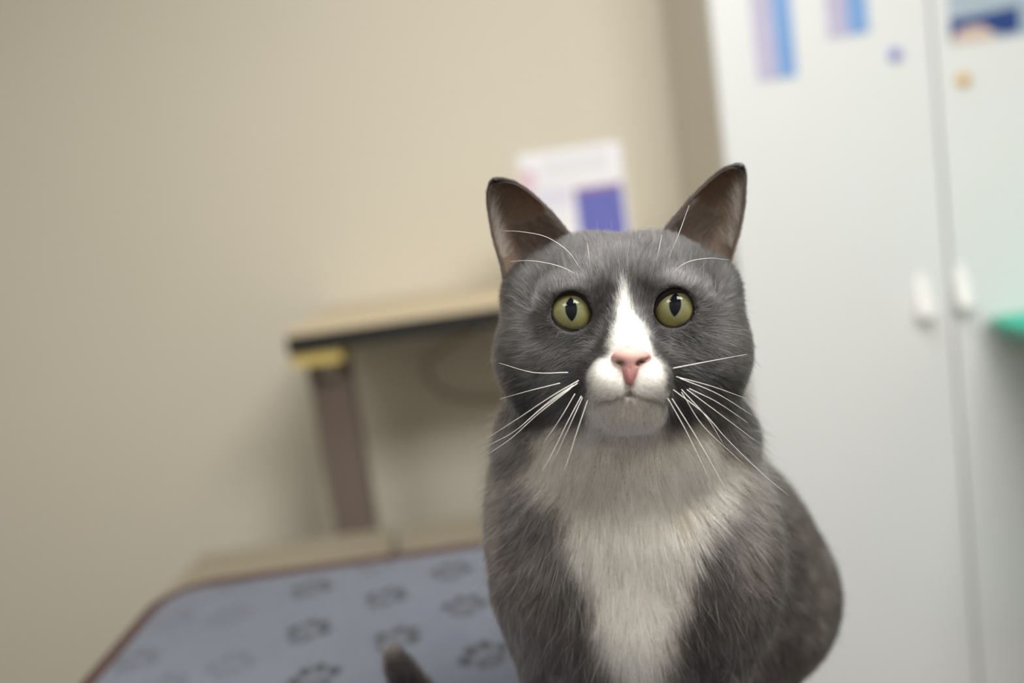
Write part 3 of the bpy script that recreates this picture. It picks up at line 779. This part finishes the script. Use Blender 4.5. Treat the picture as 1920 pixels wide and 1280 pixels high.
for i, ((c, g_), o) in enumerate(zip(EYES, OUT)):
    e0 = P(c[0], c[1], EYE_D)
    bm = bmesh.new(); bmesh.ops.create_uvsphere(bm, u_segments=64, v_segments=48, radius=EYE_R)
    me = bpy.data.meshes.new('eye'); bm.to_mesh(me); bm.free()
    for f in me.polygons: f.use_smooth = True
    ob = bpy.data.objects.new('eye', me); COL.objects.link(ob); me.materials.append(m_eye); ob.parent = cat
    # the eye looks at the photographer: its axis points at the lens, turned a touch
    tgt = CAM + (P(c[0], c[1], .4) - P(g_[0], g_[1] + 0.0, .4)) * 0 
    yv = (e0 - tgt); yv /= np.linalg.norm(yv)
    yv = yv + (c[0] - g_[0]) * .0 * RT
    gaze = (P(g_[0], g_[1], EYE_D - EYE_R) - P(c[0], c[1], EYE_D - EYE_R)) / EYE_R
    yv = yv - gaze; yv /= np.linalg.norm(yv)
    tl_ = math.radians(-3 if i == 0 else 3)
    up_ = UP * math.cos(tl_) + RT * math.sin(tl_)
    zv = up_ - yv * up_.dot(yv); zv /= np.linalg.norm(zv); xv = np.cross(yv, zv)
    Mx = Matrix(((xv[0], yv[0], zv[0], e0[0]), (xv[1], yv[1], zv[1], e0[1]), (xv[2], yv[2], zv[2], e0[2]), (0, 0, 0, 1)))
    ob.matrix_basis = Matrix.Translation(-Vector(cat.location)) @ Mx
    # eyelid rim follows the opening on the eyeball
    rim = []
    oo = np.array(o); cl = np.vstack([oo, oo[:1]])
    sp = spline(np.hstack([cl, np.zeros((len(cl), 1))]), 80)[:-1]
    for (px, py, _) in sp:
        r = FW + (px - 960) / FPX * RT - (py - 640) / FPX * UP; r = r / np.linalg.norm(r)
        R_ = EYE_R + .0004; oc = CAM - e0; b_ = r.dot(oc); c_ = oc.dot(oc) - R_ * R_; disc = b_ * b_ - c_
        t = -b_ - math.sqrt(disc) if disc > 0 else -b_
        rim.append(CAM + r * t)
    rim = np.array(rim)
    inn = 1 if i == 0 else -1
    rad = [0.00060 + 0.0006 * max(0, (c[1] - q[1]) / 35) + 0.0010 * max(0, (.75 * (c[1] - q[1]) + .66 * inn * (q[0] - c[0])) / 36) ** 1.5 for q in sp]
    link('eyelid', tube_mesh('eyelid', rim, rad, 10, True), cat, [m_lid])

# --- nose
nose_add = [E(1184, 668, .3905, 28, 13, 17, .003), E(1182, 688, .3900, 13, 20, 12, .004), E(1159, 671, .3945, 12, 9, 13, .003), E(1208, 670, .3945, 12, 9, 13, .003), E(1181, 706, .3890, 6, 14, 8, .003)]
nose_sub = [E(1162, 681, .3870, 10, 5.5, 15, .0010, 25), E(1202, 680, .3870, 10, 5.5, 15, .0010, -25), E(1151, 675, .389, 7, 2.5, 10, .001, 25), E(1214, 673, .389, 7, 2.5, 10, .001, -25), cap(P(1181, 690, .3862), P(1181, 718, .3855), .0003, .0004, .001)]
fn = sdf_of(nose_add, nose_sub)
cc = P(1183, 685, .392)
Vn, Qn = surface_net(fn, cc - .014, cc + .014, .00035, snap=3)
me = bpy.data.meshes.new('nose'); me.from_pydata(Vn.tolist(), [], Qn.tolist()); me.polygons.foreach_set('use_smooth', [True] * len(me.polygons))
m_nose = mat('pink_nose_leather', (.60, .27, .23), 0.42, noise=0.10, nscale=300, bump=0.25, bscale=2500, Subsurface_Weight=0.25, Subsurface_Scale=0.002)
xn, yn, dn = img(Vn)
cn = np.ones((len(Vn), 4)); t = np.clip((yn - 655) / 50, 0, 1)[:, None]; cn[:, :3] = np.array([.64, .40, .365]) * (1 - t) + np.array([.36, .15, .15]) * t
nos = np.clip(1 - np.minimum(np.hypot((xn - 1161) / 11, (yn - 681) / 7), np.hypot((xn - 1202) / 11, (yn - 680) / 7)), 0, 1)[:, None] ** .5
cn[:, :3] = cn[:, :3] * (1 - nos * .95)
ca = me.color_attributes.new('coat', 'FLOAT_COLOR', 'POINT'); ca.data.foreach_set('color', cn.astype(np.float32).ravel())
nt = m_nose.node_tree; at = nt.nodes.new('ShaderNodeAttribute'); at.attribute_name = 'coat'
nt.links.new(at.outputs['Color'], nt.nodes['Principled BSDF'].inputs['Base Color'])
link('nose', me, cat, [m_nose])

# --- whiskers and brow hairs, each its own
m_wh = mat('white_whisker', (.85, .83, .80), 0.35, noise=0.01)
WH = [[(1065, 698, .402), (1000, 698, .405), (935, 680, .418)], [(1050, 718, .404), (990, 733, .408), (937, 748, .418)],
      [(1085, 713, .398), (1035, 742, .398), (970, 785, .405), (912, 822, .415)], [(1083, 718, .398), (1020, 762, .398), (965, 808, .404), (915, 835, .412)],
      [(1070, 728, .400), (1010, 775, .400), (960, 820, .404), (914, 852, .410)], [(1078, 738, .399), (1050, 785, .400), (1018, 832, .404)],
      [(1090, 742, .398), (1062, 795, .398), (1035, 850, .402), (1015, 885, .406)], [(1092, 745, .398), (1068, 798, .398), (1040, 860, .404)],
      [(1102, 750, .398), (1082, 808, .398), (1065, 862, .402), (1056, 885, .405)],
      [(1262, 690, .400), (1330, 677, .404), (1400, 664, .415)], [(1268, 706, .400), (1335, 724, .405), (1402, 748, .415)],
      [(1275, 709, .400), (1345, 738, .404), (1410, 778, .412)], [(1262, 730, .399), (1320, 775, .400), (1365, 825, .404), (1430, 888, .412), (1478, 928, .420)],
      [(1278, 730, .399), (1325, 782, .400), (1358, 835, .404)], [(1288, 730, .400), (1350, 776, .403), (1415, 825, .410)],
      [(1252, 746, .399), (1285, 805, .399), (1312, 860, .402), (1328, 895, .405)], [(1260, 747, .399), (1300, 810, .399), (1335, 870, .402), (1362, 920, .406)],
      [(1292, 728, .401), (1345, 754, .404), (1402, 792, .412)],
      [(1093, 513, .424), (1066, 472, .416), (1024, 444, .416), (975, 434, .420), (942, 433, .424)], [(1096, 523, .424), (1052, 500, .417), (1000, 489, .418), (955, 490, .424)],
      [(1245, 523, .424), (1285, 493, .417), (1328, 484, .418), (1367, 487, .424)], [(1227, 507, .424), (1235, 470, .418), (1241, 440, .420)],
      [(1252, 487, .426), (1272, 440, .420), (1292, 385, .426)], [(1108, 508, .424), (1104, 480, .419), (1101, 455, .422)],
      [(1278, 735, .400), (1320, 800, .402), (1395, 870, .408)], [(1075, 722, .400), (1030, 752, .400), (975, 800, .406)]]
for i, w in enumerate(WH):
    s = spline([P(*q) for q in w], 24)
    brow = 18 <= i <= 23
    r0 = 0.00016 if not brow else 0.00014
    if i in (9, 12, 2): r0 = .00018
    link('whisker', tube_mesh('whisker', s, [r0 * (1 - 0.82 * (j / 23) ** 1.2) + .00002 for j in range(24)], 6), cat, [m_wh])
# --- fur
ANCH = [  # x, y, d, direction (right, down, away), length mm, lift
    (1181, 640, .398, 0, -1, .3, 2.6, .10), (1172, 590, .412, 0, -1, .3, 4.0, .12), (1166, 540, .420, 0, -1, .4, 6.5, .18), (1165, 490, .428, 0, -1, .5, 8.5, .3),
    (1160, 452, .450, 0, -.9, .8, 9, .5), (1090, 500, .430, -.25, -1, .5, 7, .25), (1240, 497, .430, .25, -1, .5, 7, .25),
    (1100, 455, .45, -.15, -.9, .7, 9, .5), (1225, 452, .45, .15, -.9, .7, 9, .5),
    (1010, 510, .435, -.6, -1, .4, 10, .3), (1330, 505, .435, .6, -1, .4, 10, .3), (958, 560, .455, -.8, .1, .8, 7, .3), (1385, 555, .455, .8, .1, .8, 7, .3),
    (1070, 530, .42, -.3, -1, .5, 4, .15), (1262, 525, .42, .3, -1, .5, 4, .15),
    (1070, 640, .420, -.9, .35, .5, 4.5, .15), (1265, 635, .420, .9, .35, .5, 4.5, .15), (1125, 620, .410, -.6, -.5, .5, 3, .12), (1230, 615, .410, .6, -.5, .5, 3, .12),
    (1120, 665, .400, -.9, -.1, .4, 3, .12), (1245, 660, .400, .9, -.1, .4, 3, .12),
    (1000, 660, .430, -1, .35, .6, 7, .2), (1345, 655, .430, 1, .35, .6, 7, .2), (940, 690, .455, -.8, .8, .6, 9, .25), (1395, 685, .455, .8, .8, .6, 9, .25),
    (1030, 760, .432, -.7, .8, .5, 9, .2), (1305, 760, .432, .7, .8, .5, 9, .2), (965, 770, .45, -.6, 1, .4, 12, .25), (1375, 770, .45, .6, 1, .4, 12, .25),
    (1138, 715, .388, -.9, .5, .3, 2.6, .12), (1220, 713, .388, .9, .5, .3, 2.6, .12), (1178, 785, .398, 0, 1, .3, 4.5, .15), (1125, 780, .41, -.2, 1, .4, 6, .15), (1235, 780, .41, .2, 1, .4, 6, .15),
    (945, 850, .46, -.8, .7, .3, 15, .35), (1395, 855, .46, .85, .7, .3, 15, .35), (1180, 850, .45, 0, 1, .1, 13, .18), (1060, 870, .44, -.35, 1, .0, 17, .22), (1300, 870, .44, .35, 1, .0, 17, .22),
    (1180, 970, .43, 0, 1, 0, 20, .25), (1010, 930, .44, -.7, .8, .1, 19, .35), (1360, 930, .44, .8, .75, .1, 19, .35), (1100, 1030, .43, -.3, 1, 0, 20, .3), (1270, 1030, .43, .35, 1, 0, 20, .3),
    (950, 1030, .46, -.4, .9, .3, 14, .25), (1400, 1030, .46, .5, .9, .3, 14, .25), (1190, 1180, .44, 0, 1, 0, 20, .28), (1110, 1180, .44, -.25, 1, 0, 18, .3), (1280, 1180, .44, .35, 1, 0, 18, .3),
    (990, 1200, .46, -.15, 1, .1, 11, .2), (1390, 1200, .46, .25, 1, .1, 11, .2), (1460, 930, .56, .55, .8, .5, 10, .2), (1520, 1090, .60, .35, 1, .4, 10, .2), (1560, 1220, .65, .2, 1, .2, 11, .2), (1430, 1120, .58, .4, 1, .2, 11, .2),
    (1350, 1000, .75, .3, 1, .6, 11, .2), (1300, 850, .60, .2, .7, 1, 12, .2), (1200, 640, .55, 0, .3, 1, 9, .2), (1100, 1100, .70, -.3, 1, .3, 12, .2),
    (735, 1240, .60, -.35, -1, 0, 9, .22), (765, 1285, .61, -.5, -1, 0, 10, .25), (830, 1390, .63, -.9, -.5, 0, 11, .2), (1000, 1450, .70, -1, .1, 0, 12, .2)]
AP = np.array([P(a[0], a[1], a[2]) for a in ANCH])
AD = np.array([a[3] * RT - a[4] * UP + a[5] * FW for a in ANCH]); AD /= np.linalg.norm(AD, axis=1, keepdims=True)
AL = np.array([a[6] for a in ANCH]) * 1e-3; ALf = np.array([a[7] for a in ANCH])
def field(p):
    D = np.zeros_like(p); L = np.zeros(len(p)); F_ = np.zeros(len(p)); W = np.zeros(len(p))
    for i in range(len(AP)):
        r2 = ((p - AP[i]) ** 2).sum(1) + 3e-5
        w = r2 ** -2
        D += w[:, None] * AD[i]; L += w * AL[i]; F_ += w * ALf[i]; W += w
    return D, L / W, F_ / W
rng = np.random.default_rng(11)
def sample(Vt, Qt, density_fn, base):
    T = np.concatenate([Qt[:, [0, 1, 2]], Qt[:, [0, 2, 3]]])
    a, b, c = Vt[T[:, 0]], Vt[T[:, 1]], Vt[T[:, 2]]
    area = 0.5 * np.linalg.norm(np.cross(b - a, c - a), axis=1)
    cen = (a + b + c) / 3
    w = area * density_fn(cen)
    n = int(w.sum() * base)
    t = rng.choice(len(T), n, p=w / w.sum())
    u = rng.random(n); v = rng.random(n); m = u + v > 1; u[m] = 1 - u[m]; v[m] = 1 - v[m]
    return a[t] + (b - a)[t] * u[:, None] + (c - a)[t] * v[:, None], t
def dens(c):
    x, y, d = img(c)
    vis = np.where(((grad(fbody, c) @ FW) > 0.35), .22, 1.0)
    k = np.where(y < 830, 1.0, .36) * np.where(d > .56, .75, 1)
    k = k * np.where((y > 1330), .35, 1) * np.where(c[:, 2] < MATZ + .004, 0, 1)
    return k * vis
root, _ = sample(V, Q, dens, 7.0e6)
n = grad(fbody, root); n /= np.linalg.norm(n, axis=1, keepdims=True) + 1e-12
x, y, d = img(root); frontal = (n @ FW) < .6
keep = np.ones(len(root), bool)
eyed = np.minimum(poly_sd(x, y, OUT[0]), poly_sd(x, y, OUT[1]))
keep &= ~((eyed < 1.6) & (d < .45))
keep &= ~((poly_sd(x, y, NOSE) < 1.0) & (d < .41))
root, n, x, y, d, eyed = [q[keep] for q in (root, n, x, y, d, eyed)]
D, L, lift = field(root)
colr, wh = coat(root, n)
face = d < .47
L = L * np.where(face, np.clip(0.30 + (eyed - 2) / 30, 0.30, 1), 1)
L = L * rng.uniform(.6, 1.15, len(L))
def build_strands(root, n, D, L, lift, colr, K=6, clump=.0020, cs=.6, rnd=.16, rad=.00006, radw=None):
    D = D - n * (D * n).sum(1, keepdims=True); D /= np.linalg.norm(D, axis=1, keepdims=True) + 1e-9
    D = D + rng.normal(0, rnd, D.shape); 
    sw = (vnoise(root, 90, 21) - .5)[:, None] * .5
    D = D + np.cross(n, D) * sw
    D /= np.linalg.norm(D, axis=1, keepdims=True) + 1e-9
    d0 = D + n * (lift * 2.0)[:, None]; d0 /= np.linalg.norm(d0, axis=1, keepdims=True)
    d1 = D + n * (lift * .5)[:, None]; d1 /= np.linalg.norm(d1, axis=1, keepdims=True)
    t = np.linspace(0, 1, K)
    pts = root[:, None, :] + L[:, None, None] * (t[None, :, None] * d0[:, None, :] + .5 * (t * t)[None, :, None] * (d1 - d0)[:, None, :])
    # clumps: tips drift toward the mean tip of their cell
    cell = clump * np.clip(L / .012, .35, 1.4)
    sizes = np.round(np.log2(cell / .0005)).astype(int); cq = .0005 * 2.0 ** sizes
    jit = root + (vnoise(root, 260, 31) - .5)[:, None] * .002
    ki = np.floor(jit / cq[:, None]).astype(np.int64)
    key = (ki[:, 0] * 73856093) ^ (ki[:, 1] * 19349663) ^ (ki[:, 2] * 83492791) ^ (sizes * 7919)
    uq, inv = np.unique(key, return_inverse=True)
    cnt = np.bincount(inv).astype(float)
    tip = np.stack([np.bincount(inv, pts[:, -1, a]) / cnt for a in range(3)], 1)
    amt = cs * rng.uniform(.4, 1, len(root))
    delta = (tip[inv] - pts[:, -1]) * amt[:, None]
    pts += delta[:, None, :] * (t ** 1.6)[None, :, None]
    N = len(root)
    prof = np.array([1.0, .95, .85, .7, .48, .15]) if K == 6 else np.linspace(1, .15, K)
    r = rad * (radw if radw is not None else 1.0) * rng.uniform(.75, 1.25, N)
    radii = r[:, None] * prof[None]
    # clump-wise tone plus single lighter hairs
    ct = np.exp(rng.normal(0, .38, len(uq)))[inv]
    c = colr * ct[:, None] * np.exp(rng.normal(0, .50, N))[:, None]
    return pts, radii, c
def make_hair(name, parts, m, parent):
    pts = np.concatenate([p[0].reshape(-1, 3) for p in parts]); rad = np.concatenate([p[1].ravel() for p in parts]); c = np.concatenate([p[2] for p in parts])
    K = parts[0][0].shape[1]
    hc = bpy.data.hair_curves.new(name); hc.add_curves([K] * len(c))
    hc.attributes['position'].data.foreach_set('vector', pts.astype(np.float32).ravel())
    ra = hc.attributes.get('radius') or hc.attributes.new('radius', 'FLOAT', 'POINT'); ra.data.foreach_set('value', rad.astype(np.float32))
    a = hc.attributes.new('tint', 'FLOAT_COLOR', 'CURVE'); a.data.foreach_set('color', np.concatenate([np.clip(c, 0, .93), np.ones((len(c), 1))], 1).astype(np.float32).ravel())
    hc.materials.append(m)
    o = bpy.data.objects.new(name, hc); COL.objects.link(o)
    o.parent = parent; o.matrix_parent_inverse = Matrix.Translation(-Vector(parent.location))
    return o
def hair_material():
    m = bpy.data.materials.new('cat_fur'); m.use_nodes = True; nt = m.node_tree; N = nt.nodes; Lk = nt.links
    N.remove(N['Principled BSDF'])
    h = N.new('ShaderNodeBsdfHairPrincipled'); h.model = 'CHIANG'; h.parametrization = 'COLOR'
    at = N.new('ShaderNodeAttribute'); at.attribute_name = 'tint'
    hi = N.new('ShaderNodeHairInfo')
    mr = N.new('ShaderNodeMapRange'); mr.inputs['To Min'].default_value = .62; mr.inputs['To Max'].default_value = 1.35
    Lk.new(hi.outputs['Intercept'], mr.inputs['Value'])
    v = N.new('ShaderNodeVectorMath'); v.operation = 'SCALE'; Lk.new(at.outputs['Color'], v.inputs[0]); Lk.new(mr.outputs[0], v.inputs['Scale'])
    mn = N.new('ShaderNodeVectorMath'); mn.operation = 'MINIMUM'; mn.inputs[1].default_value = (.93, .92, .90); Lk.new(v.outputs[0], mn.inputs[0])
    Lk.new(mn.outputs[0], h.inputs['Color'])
    h.inputs['Roughness'].default_value = .38; h.inputs['Radial Roughness'].default_value = .55; h.inputs['Coat'].default_value = 0.0
    h.inputs['Random Roughness'].default_value = .2
    Lk.new(h.outputs[0], N['Material Output'].inputs['Surface'])
    return m
m_fur = hair_material()
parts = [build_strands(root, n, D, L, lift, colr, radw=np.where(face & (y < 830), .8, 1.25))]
# long pale guard hairs scattered over the dark coat
g = rng.random(len(root)) < np.where(y > 820, .030, .004) + .09 * np.exp(-((np.abs(x - 1168) - 215) / 45) ** 2 - ((y - 890) / 90) ** 2)
gl = np.clip(colr[g] * 1.0 + np.array([.20, .19, .19]), 0, .8)
parts.append(build_strands(root[g], n[g], D[g], L[g] * 1.45, lift[g] * 1.5, gl, clump=.0004, cs=0.0, rnd=.28, rad=.000055))
# ears
for (off_, e) in earinfo:
    nv, nu = e[3].shape[:2]
    S = e[0][:nv * nu].reshape(nv, nu, 3); O = e[0][nv * nu:].reshape(nv, nu, 3); Nin = e[3]; Nout = e[4]
    quads = np.arange((nv - 1) * (nu - 1))
    left = S[0, 0, 0] < P(1167, 500, .45)[0]
    sx = -1 if left else 1
    def pick(grid, nrm, count, vlo=0, vhi=1, ulo=0, uhi=1):
        vv = (vlo + (vhi - vlo) * rng.random(count)) * (nv - 1.001); uu = (ulo + (uhi - ulo) * rng.random(count)) * (nu - 1.001)
        i = vv.astype(int); j = uu.astype(int); fi = (vv - i)[:, None]; fj = (uu - j)[:, None]
        bl = lambda G: G[i, j] * (1 - fi) * (1 - fj) + G[i + 1, j] * fi * (1 - fj) + G[i, j + 1] * (1 - fi) * fj + G[i + 1, j + 1] * fi * fj
        pn = bl(nrm); pn /= np.linalg.norm(pn, axis=1, keepdims=True) + 1e-9
        return bl(grid), pn, vv / (nv - 1), uu / (nu - 1)
    updir = (S[-1].mean(0) - S[0].mean(0)); updir /= np.linalg.norm(updir)
    # short coat on the back and on the rims
    p, q, v_, u_ = pick(O, Nout, 16000)
    c = np.array([.050, .045, .045]) * np.ones((len(p), 1)) * (1 - .6 * np.clip(1 - np.minimum(u_, 1 - u_) / .10, 0, 1))[:, None]
    parts.append(build_strands(p, q, updir * np.ones((len(p), 1)), np.full(len(p), .0032) * rng.uniform(.6, 1.1, len(p)), np.full(len(p), .15), c, clump=.001, rad=.00005))
    # velvety inside
    p, q, v_, u_ = pick(S, Nin, 15000)
    rimk = np.clip(1 - np.minimum(u_, 1 - u_) / .10, 0, 1)[:, None]
    c = np.array([.17, .125, .092]) * (1 - rimk) + np.array([.02, .016, .015]) * rimk
    fl = updir * .7 - sx * RT * .5
    parts.append(build_strands(p, q, fl * np.ones((len(p), 1)), np.full(len(p), .0024) * rng.uniform(.5, 1.2, len(p)) * (1 - .5 * v_), np.full(len(p), .12), c, clump=.001, rad=.00004))
    # long hairs: grey ones from the inner base, pale tufts from the outer rim
    p, q, v_, u_ = pick(S, Nin, 3800, .0, .40, .0, .62)
    c = np.array([.115, .095, .083]) * rng.uniform(.6, 1.5, (len(p), 1))
    parts.append(build_strands(p, q, (updir * .9 + sx * RT * .5) * np.ones((len(p), 1)), .011 * rng.uniform(.5, 1.1, len(p)) * (1 - v_), np.full(len(p), .25), c, clump=.0014, cs=.5, rad=.00005))
    p, q, v_, u_ = pick(S, Nin, 420, .22, .62, .84, .97)
    c = np.array([.46, .40, .35]) * rng.uniform(.6, 1.3, (len(p), 1))
    parts.append(build_strands(p, q, (-sx * RT * 1.0 + updir * .55) * np.ones((len(p), 1)), .015 * rng.uniform(.5, 1.1, len(p)), np.full(len(p), .22), c, clump=.002, cs=.4, rad=.000045, rnd=.2))
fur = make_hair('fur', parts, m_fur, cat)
fur['kind'] = 'stuff'
print('strands', sum(len(p[2]) for p in parts))
